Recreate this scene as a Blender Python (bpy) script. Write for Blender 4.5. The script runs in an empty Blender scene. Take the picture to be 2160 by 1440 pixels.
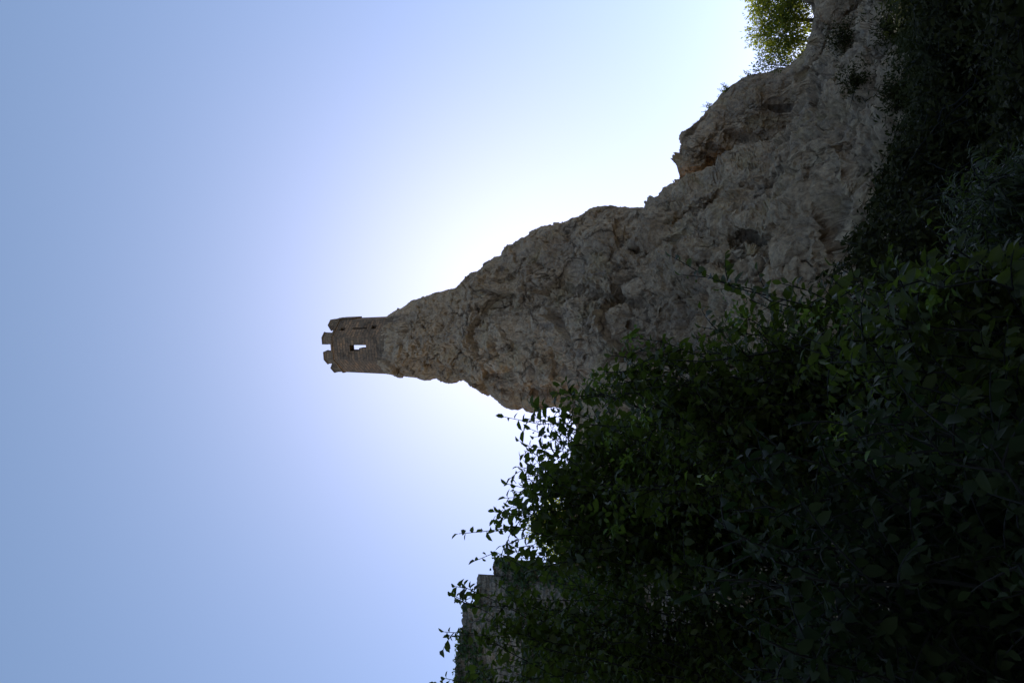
import bpy, math, random
import numpy as np
from mathutils import Vector, Matrix

rng = np.random.default_rng(7)
random.seed(7)
SC = bpy.context.scene
COL = SC.collection
R = math.radians

# ------------------------------------------------------------------ camera
PITCH = R(24.0)
F = 1680.0                      # focal length in photograph pixels (28 mm on a 36 mm frame)
EYE = np.array([0.0, 0.0, 1.6])
FWD = np.array([0, math.cos(PITCH), math.sin(PITCH)])
UP = np.array([0, -math.sin(PITCH), math.cos(PITCH)])
RT = np.array([1.0, 0, 0])
cam_d = bpy.data.cameras.new('camera')
cam = bpy.data.objects.new('camera', cam_d)
COL.objects.link(cam)
cam_d.sensor_width = 36.0
cam_d.lens = 28.0
cam_d.clip_start = 0.05
cam_d.clip_end = 6000
m = Matrix.Identity(4)          # the camera was held on its side: world up points to the left edge
for i in range(3):
    m[i][0] = -UP[i]; m[i][1] = RT[i]; m[i][2] = -FWD[i]; m[i][3] = EYE[i]
cam.matrix_world = m
SC.camera = cam

# ------------------------------------------------------------------ world, sun, exposure
SUN_EL, SUN_AZ = R(26.0), R(2.3)      # azimuth measured from +Y towards +X
w = bpy.data.worlds.new('World')
SC.world = w
w.use_nodes = True
nt = w.node_tree
bg = nt.nodes['Background']
sky = nt.nodes.new('ShaderNodeTexSky')
sky.sky_type = 'NISHITA'
sky.sun_disc = False
sky.sun_elevation = SUN_EL
sky.sun_rotation = SUN_AZ
sky.altitude = 200
sky.air_density = 0.7
sky.dust_density = 0.42
sky.ozone_density = 2.0
tint = nt.nodes.new('ShaderNodeMix'); tint.data_type = 'RGBA'; tint.blend_type = 'MULTIPLY'   # the camera's white balance
tint.inputs[0].default_value = 1.0
tint.inputs[7].default_value = (1.245, 1.43, 1.48, 1)
sep = nt.nodes.new('ShaderNodeSeparateColor'); comb = nt.nodes.new('ShaderNodeCombineColor')   # hazy summer sky: a flatter, pinker falloff away from the sun
nt.links.new(sky.outputs[0], sep.inputs[0])
for ch, pw_ in enumerate((0.67, 0.63, 0.75)):
    mp_ = nt.nodes.new('ShaderNodeMath'); mp_.operation = 'POWER'; mp_.inputs[1].default_value = pw_
    nt.links.new(sep.outputs[ch], mp_.inputs[0]); nt.links.new(mp_.outputs[0], comb.inputs[ch])
nt.links.new(comb.outputs[0], tint.inputs[6])
nt.links.new(tint.outputs[2], bg.inputs[0])
bg.inputs[1].default_value = 0.15
sl = bpy.data.lights.new('sun', 'SUN')
sl.energy = 3.5
sl.angle = R(0.5)
sl.color = (1.0, 0.95, 0.86)
so = bpy.data.objects.new('sun', sl)
COL.objects.link(so)
sd = Vector((math.sin(SUN_AZ) * math.cos(SUN_EL), math.cos(SUN_AZ) * math.cos(SUN_EL), math.sin(SUN_EL)))
so.rotation_euler = sd.to_track_quat('Z', 'Y').to_euler()
so.location = (0, 0, 60)
SC.view_settings.view_transform = 'Standard'
SC.view_settings.look = 'None'
SC.view_settings.gamma = 1.0
SC.view_settings.exposure = 0.4


# ------------------------------------------------------------------ helpers
def at(px, py, Y):
    """photograph pixel -> point in the place at the distance Y ahead of the camera (arrays allowed)"""
    px = np.asarray(px, float); py = np.asarray(py, float); Y = np.asarray(Y, float)
    a = (720 - py) / F
    b = (1080 - px) / F
    t = Y / (math.cos(PITCH) - math.sin(PITCH) * b)
    x = a * t
    z = EYE[2] + t * (math.sin(PITCH) + math.cos(PITCH) * b)
    return np.stack(np.broadcast_arrays(x, Y, z), -1)


def tag(o, label=None, cat=None, group=None, kind=None):
    if label: o['label'] = label
    if cat: o['category'] = cat
    if group: o['group'] = group
    if kind: o['kind'] = kind
    return o


def thing(name, label, cat, loc=(0, 0, 0), group=None):
    o = bpy.data.objects.new(name, None)
    o.empty_display_size = 0.2
    COL.objects.link(o)
    o.location = loc
    tag(o, label, cat, group)
    return o


def mesh_from(name, verts, faces, mat, parent=None, smooth=False):
    """faces: list of integer arrays, each (n, k)"""
    me = bpy.data.meshes.new(name)
    verts = np.asarray(verts, np.float32)
    if parent is not None:
        verts = verts - np.array(parent.location, np.float32)
    me.vertices.add(len(verts))
    me.vertices.foreach_set('co', verts.ravel())
    faces = [np.asarray(f, np.int32) for f in faces if len(f)]
    tot = np.concatenate([np.full(len(f), f.shape[1], np.int32) for f in faces])
    loops = np.concatenate([f.ravel() for f in faces])
    me.loops.add(len(loops))
    me.loops.foreach_set('vertex_index', loops)
    me.polygons.add(len(tot))
    st = np.concatenate([[0], np.cumsum(tot)[:-1]]).astype(np.int32)
    me.polygons.foreach_set('loop_start', st)
    me.polygons.foreach_set('loop_total', tot)
    me.polygons.foreach_set('use_smooth', np.full(len(tot), smooth, bool))
    me.materials.append(mat)
    me.update(calc_edges=True)
    me.validate()
    o = bpy.data.objects.new(name, me)
    COL.objects.link(o)
    if parent is not None: o.parent = parent
    return o


# ---- noise
_perm = rng.permutation(4096)
_grad = rng.normal(size=(4096, 3)); _grad /= np.linalg.norm(_grad, axis=1)[:, None]
_rand = rng.random((4096, 3))


def _hash(i, j, k):
    return _perm[(_perm[(_perm[i & 4095] + j) & 4095] + k) & 4095]


def perlin(p):
    i = np.floor(p).astype(np.int64); f = p - i
    u = f * f * f * (f * (f * 6 - 15) + 10)
    out = 0
    for dx in (0, 1):
        wx = u[:, 0] if dx else 1 - u[:, 0]
        for dy in (0, 1):
            wy = u[:, 1] if dy else 1 - u[:, 1]
            for dz in (0, 1):
                wz = u[:, 2] if dz else 1 - u[:, 2]
                g = _grad[_hash(i[:, 0] + dx, i[:, 1] + dy, i[:, 2] + dz)]
                out = out + wx * wy * wz * ((f - np.array([dx, dy, dz])) * g).sum(1)
    return out * 1.6


def fbm(p, o=4, gain=0.5):
    a, s = 1.0, 0
    for k in range(o):
        s = s + a * perlin(p + 17.3 * k); p = p * 2.03; a *= gain
    return s


def worley(p, facet=1.0):
    """F1, F2 and a per-cell tilted plane: the angular facets of broken rock"""
    i0 = np.floor(p).astype(np.int64)
    f1 = np.full(len(p), 9.0); f2 = np.full(len(p), 9.0); pl = np.zeros(len(p))
    for dx in (-1, 0, 1):
        for dy in (-1, 0, 1):
            for dz in (-1, 0, 1):
                i, j, k = i0[:, 0] + dx, i0[:, 1] + dy, i0[:, 2] + dz
                h = _hash(i, j, k)
                c = np.stack([i, j, k], 1) + _rand[h]
                v = p - c
                d = np.sqrt((v * v).sum(1))
                near = d < f1
                f2 = np.where(near, f1, np.minimum(f2, d))
                f1 = np.where(near, d, f1)
                pl = np.where(near, (v * _grad[h]).sum(1) * facet + (_rand[h][:, 0] - .5) * .5, pl)
    return f1, f2, pl


def ss(a, b, x):
    t = np.clip((x - a) / (b - a), 0, 1)
    return t * t * (3 - 2 * t)


# ------------------------------------------------------------------ materials
def new_mat(name):
    mt = bpy.data.materials.new(name)
    mt.use_nodes = True
    n = mt.node_tree.nodes; l = mt.node_tree.links
    b = n['Principled BSDF']
    return mt, n, l, b


def ramp(n, stops):
    r = n.new('ShaderNodeValToRGB')
    e = r.color_ramp.elements
    while len(e) < len(stops): e.new(0.5)
    for k, (p, c) in enumerate(stops):
        e[k].position = p
        e[k].color = (*c, 1) if len(c) == 3 else c
    return r


def noise_node(n, l, co, scale, detail=6, rough=0.6, dist=0.0, vec_scale=None):
    t = n.new('ShaderNodeTexNoise')
    t.inputs['Scale'].default_value = scale
    t.inputs['Detail'].default_value = detail
    t.inputs['Roughness'].default_value = rough
    t.inputs['Distortion'].default_value = dist
    if vec_scale:
        mp = n.new('ShaderNodeMapping')
        mp.inputs['Scale'].default_value = vec_scale
        l.new(co, mp.inputs[0]); co = mp.outputs[0]
    l.new(co, t.inputs['Vector'])
    return t.outputs['Fac']


def mixc(n, l, fac, a, b, mode='MIX'):
    x = n.new('ShaderNodeMix'); x.data_type = 'RGBA'; x.blend_type = mode
    for s, v in ((0, fac), (6, a), (7, b)):
        if hasattr(v, 'links'): l.new(v, x.inputs[s])
        else: x.inputs[s].default_value = v if s == 0 else (*v, 1)
    return x.outputs[2]


def rock_mat():
    mt, n, l, b = new_mat('limestone')
    co = n.new('ShaderNodeNewGeometry').outputs['Position']
    big = noise_node(n, l, co, 0.16, 5, 0.55, 0.6)
    r1 = ramp(n, [(0.34, (0.305, 0.218, 0.138)), (0.50, (0.420, 0.302, 0.188)), (0.66, (0.490, 0.362, 0.232))])
    l.new(big, r1.inputs[0])
    och = noise_node(n, l, co, 0.42, 7, 0.65, 1.2)
    r2 = ramp(n, [(0.52, (0, 0, 0)), (0.68, (1, 1, 1))]); l.new(och, r2.inputs[0])
    c = mixc(n, l, r2.outputs[0], r1.outputs[0], (0.38, 0.275, 0.145))
    # grey water streaks running down the face
    st = noise_node(n, l, co, 1.0, 6, 0.6, 0.5, (1.1, 1.1, 0.16))
    r3 = ramp(n, [(0.50, (0, 0, 0)), (0.72, (0.75, 0.75, 0.75))]); l.new(st, r3.inputs[0])
    c = mixc(n, l, r3.outputs[0], c, (0.26, 0.205, 0.155))
    # fine speckle and lichen
    sp = noise_node(n, l, co, 5.0, 8, 0.75)
    r4 = ramp(n, [(0.30, (0.45, 0.45, 0.45)), (0.50, (1, 1, 1)), (0.68, (1.42, 1.40, 1.35))]); l.new(sp, r4.inputs[0])
    c = mixc(n, l, 1.0, c, r4.outputs[0], 'MULTIPLY')
    vo = n.new('ShaderNodeTexVoronoi'); vo.feature = 'DISTANCE_TO_EDGE'; vo.inputs['Scale'].default_value = 0.9
    nz = n.new('ShaderNodeTexNoise'); nz.inputs['Scale'].default_value = 1.3; nz.inputs['Detail'].default_value = 5
    l.new(co, nz.inputs['Vector'])
    ad = n.new('ShaderNodeMix'); ad.data_type = 'VECTOR'; ad.inputs[0].default_value = 0.62
    l.new(co, ad.inputs[4]); l.new(nz.outputs['Color'], ad.inputs[5]); l.new(ad.outputs[1], vo.inputs['Vector'])
    r5 = ramp(n, [(0.0, (0.30, 0.28, 0.27)), (0.05, (1, 1, 1))]); l.new(vo.outputs['Distance'], r5.inputs[0])
    brk = noise_node(n, l, co, 0.5, 3)
    r6 = ramp(n, [(0.46, (0, 0, 0)), (0.56, (1, 1, 1))]); l.new(brk, r6.inputs[0])
    c2 = mixc(n, l, 1.0, c, r5.outputs[0], 'MULTIPLY')
    c = mixc(n, l, r6.outputs[0], c, c2)
    l.new(c, b.inputs['Base Color'])
    b.inputs['Roughness'].default_value = 0.95
    b.inputs['Specular IOR Level'].default_value = 0.15
    bm = n.new('ShaderNodeBump'); bm.inputs['Strength'].default_value = 0.9; bm.inputs['Distance'].default_value = 0.18
    fb = noise_node(n, l, co, 3.2, 10, 0.72, 0.4)
    l.new(fb, bm.inputs['Height'])
    l.new(bm.outputs[0], b.inputs['Normal'])
    return mt


def masonry_mat(name, c1, c2, mortar, scale=2.6, tint=None):
    """coursed rubble in a flat UV-free mapping: x+y along the wall, z up"""
    mt, n, l, b = new_mat(name)
    tc = n.new('ShaderNodeNewGeometry').outputs['Position']
    uv = n.new('ShaderNodeUVMap').outputs[0]
    wob = n.new('ShaderNodeTexNoise'); wob.inputs['Scale'].default_value = 2.5; wob.inputs['Detail'].default_value = 3
    l.new(tc, wob.inputs['Vector'])
    ad = n.new('ShaderNodeMix'); ad.data_type = 'VECTOR'; ad.inputs[0].default_value = 0.16
    l.new(uv, ad.inputs[4]); l.new(wob.outputs['Color'], ad.inputs[5])
    br = n.new('ShaderNodeTexBrick')
    br.inputs['Scale'].default_value = scale
    br.inputs['Color1'].default_value = (*c1, 1); br.inputs['Color2'].default_value = (*c2, 1)
    br.inputs['Mortar'].default_value = (*mortar, 1)
    br.inputs['Mortar Size'].default_value = 0.045
    br.inputs['Mortar Smooth'].default_value = 0.4
    br.inputs['Bias'].default_value = 0.1
    br.inputs['Brick Width'].default_value = 0.8
    br.inputs['Row Height'].default_value = 0.36
    br.offset = 0.45; br.squash = 1.3; br.squash_frequency = 3
    l.new(ad.outputs[1], br.inputs['Vector'])
    pt = noise_node(n, l, tc, 0.9, 6, 0.65, 0.8)
    rp = ramp(n, [(0.32, (0.55, 0.54, 0.53)), (0.52, (1, 1, 1)), (0.70, (1.3, 1.12, 0.95))]); l.new(pt, rp.inputs[0])
    c = mixc(n, l, 1.0, br.outputs['Color'], rp.outputs[0], 'MULTIPLY')
    sp = noise_node(n, l, tc, 9.0, 6, 0.7)
    r4 = ramp(n, [(0.30, (0.55, 0.55, 0.55)), (0.55, (1.05, 1.05, 1.05)), (0.75, (1.4, 1.4, 1.35))]); l.new(sp, r4.inputs[0])
    c = mixc(n, l, 1.0, c, r4.outputs[0], 'MULTIPLY')
    l.new(c, b.inputs['Base Color'])
    b.inputs['Roughness'].default_value = 0.95
    b.inputs['Specular IOR Level'].default_value = 0.15
    bm = n.new('ShaderNodeBump'); bm.inputs['Strength'].default_value = 0.8; bm.inputs['Distance'].default_value = 0.05
    mu = n.new('ShaderNodeMath'); mu.operation = 'MULTIPLY_ADD'
    l.new(br.outputs['Fac'], mu.inputs[0]); mu.inputs[1].default_value = -0.6
    l.new(sp, mu.inputs[2]); l.new(mu.outputs[0], bm.inputs['Height'])
    l.new(bm.outputs[0], b.inputs['Normal'])
    return mt


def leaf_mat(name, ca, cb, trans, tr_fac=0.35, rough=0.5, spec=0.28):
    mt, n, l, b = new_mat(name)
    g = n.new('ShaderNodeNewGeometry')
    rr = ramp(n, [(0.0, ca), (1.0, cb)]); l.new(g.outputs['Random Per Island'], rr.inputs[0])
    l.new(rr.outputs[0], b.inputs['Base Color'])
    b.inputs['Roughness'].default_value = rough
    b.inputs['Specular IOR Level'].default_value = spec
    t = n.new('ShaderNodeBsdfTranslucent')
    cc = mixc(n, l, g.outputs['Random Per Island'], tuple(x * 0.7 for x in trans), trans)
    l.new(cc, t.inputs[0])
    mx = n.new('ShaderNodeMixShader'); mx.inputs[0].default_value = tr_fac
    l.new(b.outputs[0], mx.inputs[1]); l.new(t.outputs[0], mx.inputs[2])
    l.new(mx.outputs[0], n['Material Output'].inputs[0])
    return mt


def bark_mat(name, col):
    mt, n, l, b = new_mat(name)
    co = n.new('ShaderNodeNewGeometry').outputs['Position']
    f = noise_node(n, l, co, 14, 5, 0.65)
    r = ramp(n, [(0.3, tuple(c * 0.55 for c in col)), (0.7, col)]); l.new(f, r.inputs[0])
    l.new(r.outputs[0], b.inputs['Base Color'])
    b.inputs['Roughness'].default_value = 0.85
    return mt


def soil_mat():
    mt, n, l, b = new_mat('soil')
    co = n.new('ShaderNodeNewGeometry').outputs['Position']
    f = noise_node(n, l, co, 0.6, 8, 0.7)
    r = ramp(n, [(0.35, (0.03, 0.032, 0.016)), (0.55, (0.05, 0.052, 0.022)), (0.7, (0.09, 0.075, 0.05))]); l.new(f, r.inputs[0])
    # pale dry ground, added out of view to bounce warm light onto the rock
    g2 = ramp(n, [(0.35, (0.22, 0.19, 0.09)), (0.52, (0.36, 0.29, 0.16)), (0.68, (0.42, 0.37, 0.27))]); l.new(noise_node(n, l, co, 0.25, 8, 0.7), g2.inputs[0])
    vd = n.new('ShaderNodeVectorMath'); vd.operation = 'DISTANCE'; vd.inputs[1].default_value = (9, 14, 0); l.new(co, vd.inputs[0])
    mr = n.new('ShaderNodeMapRange'); mr.inputs[1].default_value = 23; mr.inputs[2].default_value = 30; l.new(vd.outputs['Value'], mr.inputs[0])
    l.new(mixc(n, l, mr.outputs[0], r.outputs[0], g2.outputs[0]), b.inputs['Base Color'])
    b.inputs['Specular IOR Level'].default_value = 0.0
    b.inputs['Roughness'].default_value = 1.0
    bm = n.new('ShaderNodeBump'); bm.inputs['Strength'].default_value = 0.8
    l.new(noise_node(n, l, co, 7, 8, 0.7), bm.inputs['Height']); l.new(bm.outputs[0], b.inputs['Normal'])
    return mt


M = dict(
    rock=rock_mat(),
    soil=soil_mat(),
    tower=masonry_mat('tower_masonry', (0.36, 0.225, 0.130), (0.20, 0.145, 0.098), (0.16, 0.12, 0.085), 1.9),
    plinth=masonry_mat('plinth_masonry', (0.30, 0.20, 0.12), (0.22, 0.16, 0.105), (0.17, 0.13, 0.09), 2.2),
    merlon=masonry_mat('merlon_masonry', (0.33, 0.235, 0.15), (0.26, 0.19, 0.125), (0.20, 0.155, 0.11), 2.2),
    ruin=masonry_mat('ruin_masonry', (0.34, 0.285, 0.215), (0.26, 0.22, 0.165), (0.19, 0.165, 0.13), 2.0),
    leaf=leaf_mat('shrub_leaf', (0.042, 0.050, 0.012), (0.092, 0.100, 0.026), (0.19, 0.27, 0.03), 0.33),
    leaf_big=leaf_mat('broad_leaf', (0.022, 0.030, 0.011), (0.046, 0.054, 0.018), (0.05, 0.12, 0.03), 0.15, 0.6, 0.07),
    leaf_olive=leaf_mat('olive_leaf', (0.030, 0.040, 0.012), (0.060, 0.070, 0.022), (0.14, 0.20, 0.03), 0.30, 0.5),
    young=leaf_mat('young_leaf', (0.10, 0.17, 0.02), (0.17, 0.24, 0.035), (0.24, 0.34, 0.04), 0.4),
    tree=leaf_mat('sunny_leaf', (0.060, 0.090, 0.018), (0.105, 0.140, 0.030), (0.42, 0.46, 0.05), 0.55),
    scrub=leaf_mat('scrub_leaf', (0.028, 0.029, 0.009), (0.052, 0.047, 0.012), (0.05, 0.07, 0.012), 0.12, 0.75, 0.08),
    ivy=leaf_mat('ivy_leaf', (0.030, 0.055, 0.014), (0.060, 0.095, 0.024), (0.10, 0.16, 0.02), 0.25),
    bark=bark_mat('bark', (0.085, 0.07, 0.055)),
    twig=bark_mat('twig_bark', (0.024, 0.021, 0.013)),
)

# ------------------------------------------------------------------ ground
gx = np.concatenate([[-3000, -900, -300], np.linspace(-90, 90, 121), [300, 900, 3000]])
gy = np.concatenate([[-3000, -900, -300], np.linspace(-60, 120, 121), [300, 900, 3000]])


def ground_z(x, y):
    x = np.asarray(x, float); y = np.asarray(y, float)
    rise = 0.7 * ss(9, 26, y) + 0.5 * ss(14, 40, y)
    p = np.stack(np.broadcast_arrays(x * 0.12, y * 0.12, 0 * x), -1).reshape(-1, 3)
    nz = fbm(p, 3).reshape(np.broadcast(x, y).shape)
    return rise + 0.35 * nz * ss(1.0, 6.0, np.hypot(x, y)) - 0.1


X, Y = np.meshgrid(gx, gy)
Z = ground_z(X, Y)
nr, nc = X.shape
idx = np.arange(nr * nc).reshape(nr, nc)
q = np.stack([idx[:-1, :-1], idx[:-1, 1:], idx[1:, 1:], idx[1:, :-1]], -1).reshape(-1, 4)
tag(mesh_from('ground', np.stack([X, Y, Z], -1).reshape(-1, 3), [q], M['soil'], smooth=True), kind='structure')


# ------------------------------------------------------------------ the rock
def smooth1(a, k):
    pad = np.pad(a, (k, k), mode='edge')
    ker = np.hanning(2 * k + 1); ker /= ker.sum()
    return np.convolve(pad, ker, mode='valid')


def rock(name, right, left, Yc, bpts, x0, x1, nrow, ncol, sculpt, top_cap=True, back=4.0, amp=1.0):
    rows = np.linspace(x0, x1, nrow)
    yr = np.interp(rows, [p[0] for p in right], [p[1] for p in right])
    yl = np.interp(rows, [p[0] for p in left], [p[1] for p in left])
    kk = int(60 / (rows[1] - rows[0]))
    yrs, yls = smooth1(yr, kk), smooth1(yl, kk)
    b = smooth1(np.interp(rows, [p[0] for p in bpts], [p[1] for p in bpts]), kk // 2)
    ph = np.linspace(0, math.pi, ncol)
    s = -np.cos(ph) * 0.55 + (ph / math.pi * 2 - 1) * 0.45      # -1 = left edge, +1 = right edge
    S, B = np.meshgrid(s, b)
    PX = np.repeat(rows[:, None], ncol, 1)
    PY = (yl[:, None] + yr[:, None]) / 2 + S * (yr - yl)[:, None] / 2
    wd = np.abs(yls - yrs)[:, None] / 2
    ssm = (PY - ((yls + yrs) / 2)[:, None]) / (wd * 1.03)
    g = np.sqrt(np.clip(1 - ssm ** 2, 0.0, 1))
    de = np.minimum(np.abs(PY - yr[:, None]), np.abs(PY - yl[:, None]))
    lim = np.clip(wd * 0.35, 8, 55)
    fall = np.sqrt(np.clip(1 - (1 - np.clip(de / lim, 0, 1)) ** 2, 0, 1))
    D = Yc - B * np.maximum(g, 0.12) ** 0.9 * fall
    dd = sculpt(PX, PY)
    D = D + dd * ss(0, 40, de)
    P = at(PX, PY, D)
    nr_, nc_ = PX.shape
    # outward normals of the gross form
    du = np.gradient(P, axis=1); dv = np.gradient(P, axis=0)
    N = np.cross(du, dv); N /= np.linalg.norm(N, axis=2)[..., None] + 1e-9
    mid = N[:, nc_ // 2]
    if mid[:, 1].mean() > 0: N = -N
    p = P.reshape(-1, 3); nn = N.reshape(-1, 3)
    pw = p + 0.25 * np.stack([perlin(p * 0.5), perlin(p * 0.5 + 31), perlin(p * 0.5 + 57)], 1)
    st = np.array([1.0, 1.0, 0.45])
    disp = 0.85 * fbm(p / 4.2, 3)
    pd = pw * np.array([1.0, 1.0, 0.8])
    f1, f2, pl = worley(pd / 2.6, 0.7)
    disp += 0.85 * pl
    pd2 = pw + 0.10 * np.stack([perlin(pw * 1.7), perlin(pw * 1.7 + 31), perlin(pw * 1.7 + 57)], 1)
    f1, f2, pl = worley(pd2 / 0.95 + 7.7, 0.8)
    disp += 0.22 * pl
    f1, f2, pl = worley(pd2 / 0.36 + 3.1, 1.0)
    disp += 0.10 * pl
    rid = 1 - np.abs(perlin(pw * st / 1.1 + 5))
    disp += 0.16 * (rid ** 2 - 0.5)
    rid = 1 - np.abs(perlin(pw * st / 0.42 + 15))
    disp += 0.10 * (rid ** 3 - 0.4)
    disp += 0.085 * fbm(p / 0.45, 4, 0.66)
    bed = (p @ np.array([0.55, 0.2, 0.85])) / 0.75 + 0.8 * perlin(p / 1.6)
    disp += 0.09 * np.mod(bed, 1.0) * ss(-.1, .3, perlin(p / 5 + 3))          # broken bedding ledges
    pj = p + 0.16 * np.stack([perlin(p * 2.3), perlin(p * 2.3 + 31), perlin(p * 2.3 + 57)], 1) + 0.06 * np.stack([perlin(p * 7), perlin(p * 7 + 31), perlin(p * 7 + 57)], 1)
    for sc_, am_, wd_ in ((3.4, 0.36, 0.016), (1.7, 0.24, 0.026), (0.8, 0.10, 0.045)):     # jagged open cracks
        cr = perlin(pj * np.array([1.0, 1.0, 0.7]) / sc_ + 71)
        disp -= am_ * np.exp(-(cr / wd_) ** 2) * ss(0.0, 0.25, perlin(p / (sc_ * 1.7) + 23))
    pit = perlin(pw / 0.75 + 11.6) + 0.35 * perlin(pw / 0.3)
    disp -= 0.9 * np.clip(pit - 0.55, 0, 0.5)
    pit = perlin(pw / 0.36 + 41)
    disp -= 0.6 * np.clip(pit - 0.46, 0, 0.4)
    # weaken the large shapes close to the outline so that the traced edge stays
    ed = ss(0, 28, de).ravel()
    disp = disp * amp * (0.30 + 0.70 * ed)
    p = p + nn * disp[:, None]
    # back of the rock: the same outline, bulging away from the camera, coarser
    nb = 40
    tb = np.linspace(0, 1, nb + 2)[1:-1]
    Pl, Pr = P[:, 0], P[:, -1]
    Pd = p.reshape(nr_, nc_, 3)
    bk = []
    for t in tb:
        o = Pd[:, -1] * (1 - t) + Pd[:, 0] * t
        o = o + np.stack([0 * b, (back + 0.8 * b) * math.sin(math.pi * t), 0 * b], 1)
        bk.append(o)
    bk = np.stack(bk, 1)
    allp = np.concatenate([Pd, bk], 1)
    W = nc_ + nb
    ids = np.arange(nr_ * W).reshape(nr_, W)
    nxt = np.roll(ids, -1, 1)
    quads = np.stack([ids[:-1], ids[1:], nxt[1:], nxt[:-1]], -1).reshape(-1, 4)
    # close the top
    top = ids[0]
    V = np.concatenate([allp.reshape(-1, 3), allp[0].mean(0)[None]])
    cidx = len(V) - 1
    tri = np.stack([top, np.roll(top, -1), np.full(W, cidx)], 1)
    o = mesh_from(name, V, [quads, tri], M['rock'], smooth=False)
    return tag(o, kind='structure'), Pd


right_top = [(806, 680), (815, 668), (824, 661), (835, 654), (850, 643), (875, 630), (897, 618), (925, 613), (948, 611), (960, 608),
             (970, 600), (985, 580), (1000, 568), (1020, 560), (1042, 545), (1060, 540), (1067, 525), (1080, 508), (1100, 500),
             (1120, 488), (1145, 480), (1170, 478), (1195, 470), (1220, 458), (1235, 450), (1250, 440), (1275, 438), (1300, 440),
             (1330, 438), (1360, 435), (1367, 438), (1373, 430), (1385, 412), (1400, 392), (1425, 382)]
crag_r = [(1433, 376), (1435, 345),
          (1437, 320), (1445, 295), (1458, 270), (1475, 258), (1490, 248), (1505, 225), (1525, 200), (1548, 178), (1570, 165),
          (1600, 158), (1640, 152), (1660, 145), (1690, 120), (1705, 100), (1714, 60), (1719, 20), (1722, -20), (1735, -120), (1760, -260),
          (1820, -520), (1900, -760), (1990, -900)]
crag_l = [(1433, 400), (1500, 420), (1600, 420), (1700, 380), (1800, 250), (1990, 0)]
right = right_top + [(1437, 378), (1452, 368), (1480, 362), (1500, 352), (1522, 348), (1545, 332), (1562, 336), (1585, 322), (1604, 316), (1618, 304), (1640, 294),
                     (1655, 268), (1672, 258), (1688, 226), (1702, 214), (1722, 186), (1740, 150), (1762, 118), (1790, 60), (1830, 0), (1900, -160), (1990, -400)]
left = [(806, 772), (815, 779), (824, 783), (835, 784), (850, 787), (875, 790), (890, 793), (897, 796), (910, 790), (922, 786), (930, 795),
        (938, 801), (950, 803), (968, 801), (980, 798), (1000, 810), (1020, 822), (1040, 838), (1055, 850), (1068, 858),
        (1080, 860), (1095, 857), (1107, 852), (1113, 862), (1122, 866), (1135, 864), (1150, 856), (1170, 852), (1190, 852),
        (1205, 862), (1300, 930), (1500, 1010), (1900, 1150), (1990, 1200)]
bpts = [(806, 1.3), (815, 2.0), (827, 2.8), (845, 3.2), (900, 3.2), (960, 3.4), (1100, 5.4), (1200, 7.5), (1300, 9.5), (1440, 12.5), (1600, 16.5), (1750, 20), (1900, 23), (1990, 24)]
def sculpt_cliff(x, y):
    d = 0 * x
    # hollow under a brow
    jx = 7 * np.sin(x / 7.0) + 5 * np.sin(x / 3.1 + y / 9.0)
    t = (x - 1497) / 130.0
    top = 486 + 26 * np.abs(t - 0.45) + jx * .4
    bot = 497 + 50 * np.clip(t, 0, 1) + jx
    d = d + 1.6 * ss(-4, 8, y - top) * ss(-6, 22, bot - y) * ss(0, 0.25, t) * (1 - ss(0.6, 1.1, t))
    d = d - 0.7 * np.exp(-(((x - 1540) / 75) ** 2 + ((y - 465) / 20) ** 2))
    # gullies and ribs
    for (ax, ay, bx, by, wd, am) in ((1290, 540, 1480, 500, 9, .6), (1180, 600, 1350, 640, 12, .5), (1420, 470, 1560, 380, 8, .5),
                                     (1700, 330, 1760, 560, 12, .9), (1740, 300, 1830, 420, 14, -.8), (1560, 380, 1700, 330, 12, -.5),
                                     (1000, 800, 1130, 770, 10, .35), (1620, 540, 1760, 600, 14, .5),
                                     (1440, 560, 1640, 550, 6, .45), (1440, 575, 1650, 572, 6, -.3), (1770, 60, 1860, 130, 20, .9)):
        L = math.hypot(bx - ax, by - ay)
        ux, uy = (bx - ax) / L, (by - ay) / L
        tt = np.clip((x - ax) * ux + (y - ay) * uy, 0, L)
        dist = np.hypot(x - ax - tt * ux, y - ay - tt * uy + 5 * np.sin(tt / 17.0))
        d = d + 1.6 * am * np.exp(-(dist / wd) ** 2)
    # pockets
    for (px_, py_, r_, am) in ((1020, 662, 11, .35), (1127, 622, 9, .6), (1212, 568, 8, .4), (1300, 745, 12, .5), (945, 795, 6, .3),
                               (1405, 655, 16, .5), (1330, 685, 9, .5), (1110, 775, 10, .4), (1370, 500, 6, .4), (1357, 508, 5, .4), (1790, 180, 25, 1.2), (1800, 60, 30, .8)):
        d = d + am * np.exp(-(((x - px_) / r_) ** 2 + ((y - py_) / (r_ * 0.75)) ** 2) ** 1.5)
    return d


cliff, cliffP = rock('cliff', right, left, 45.0, bpts, 806, 1990, 900, 620, sculpt_cliff)



def sculpt_crag(x, y):
    cy = np.interp(x, [q[0] for q in right], [q[1] for q in right])
    d = 3.4 * np.clip(1 - (cy - y) / 170.0, 0, 1.3) * ss(1440, 1540, x)                   # the block leans out over a recess
    d = d - 0.9 * np.exp(-(((x - 1500) / 60) ** 2 + ((y - 280) / 40) ** 2)) - 0.8 * np.exp(-(((x - 1600) / 50) ** 2 + ((y - 215) / 40) ** 2))
    for (px_, py_, r_, am) in ((1560, 290, 24, .8), (1480, 330, 16, .2), (1690, 150, 22, .8), (1730, 60, 26, .9), (1640, 230, 14, .5)):
        d = d + am * np.exp(-(((x - px_) / r_) ** 2 + ((y - py_) / (r_ * 0.6)) ** 2) ** 1.5)
    return d


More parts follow.
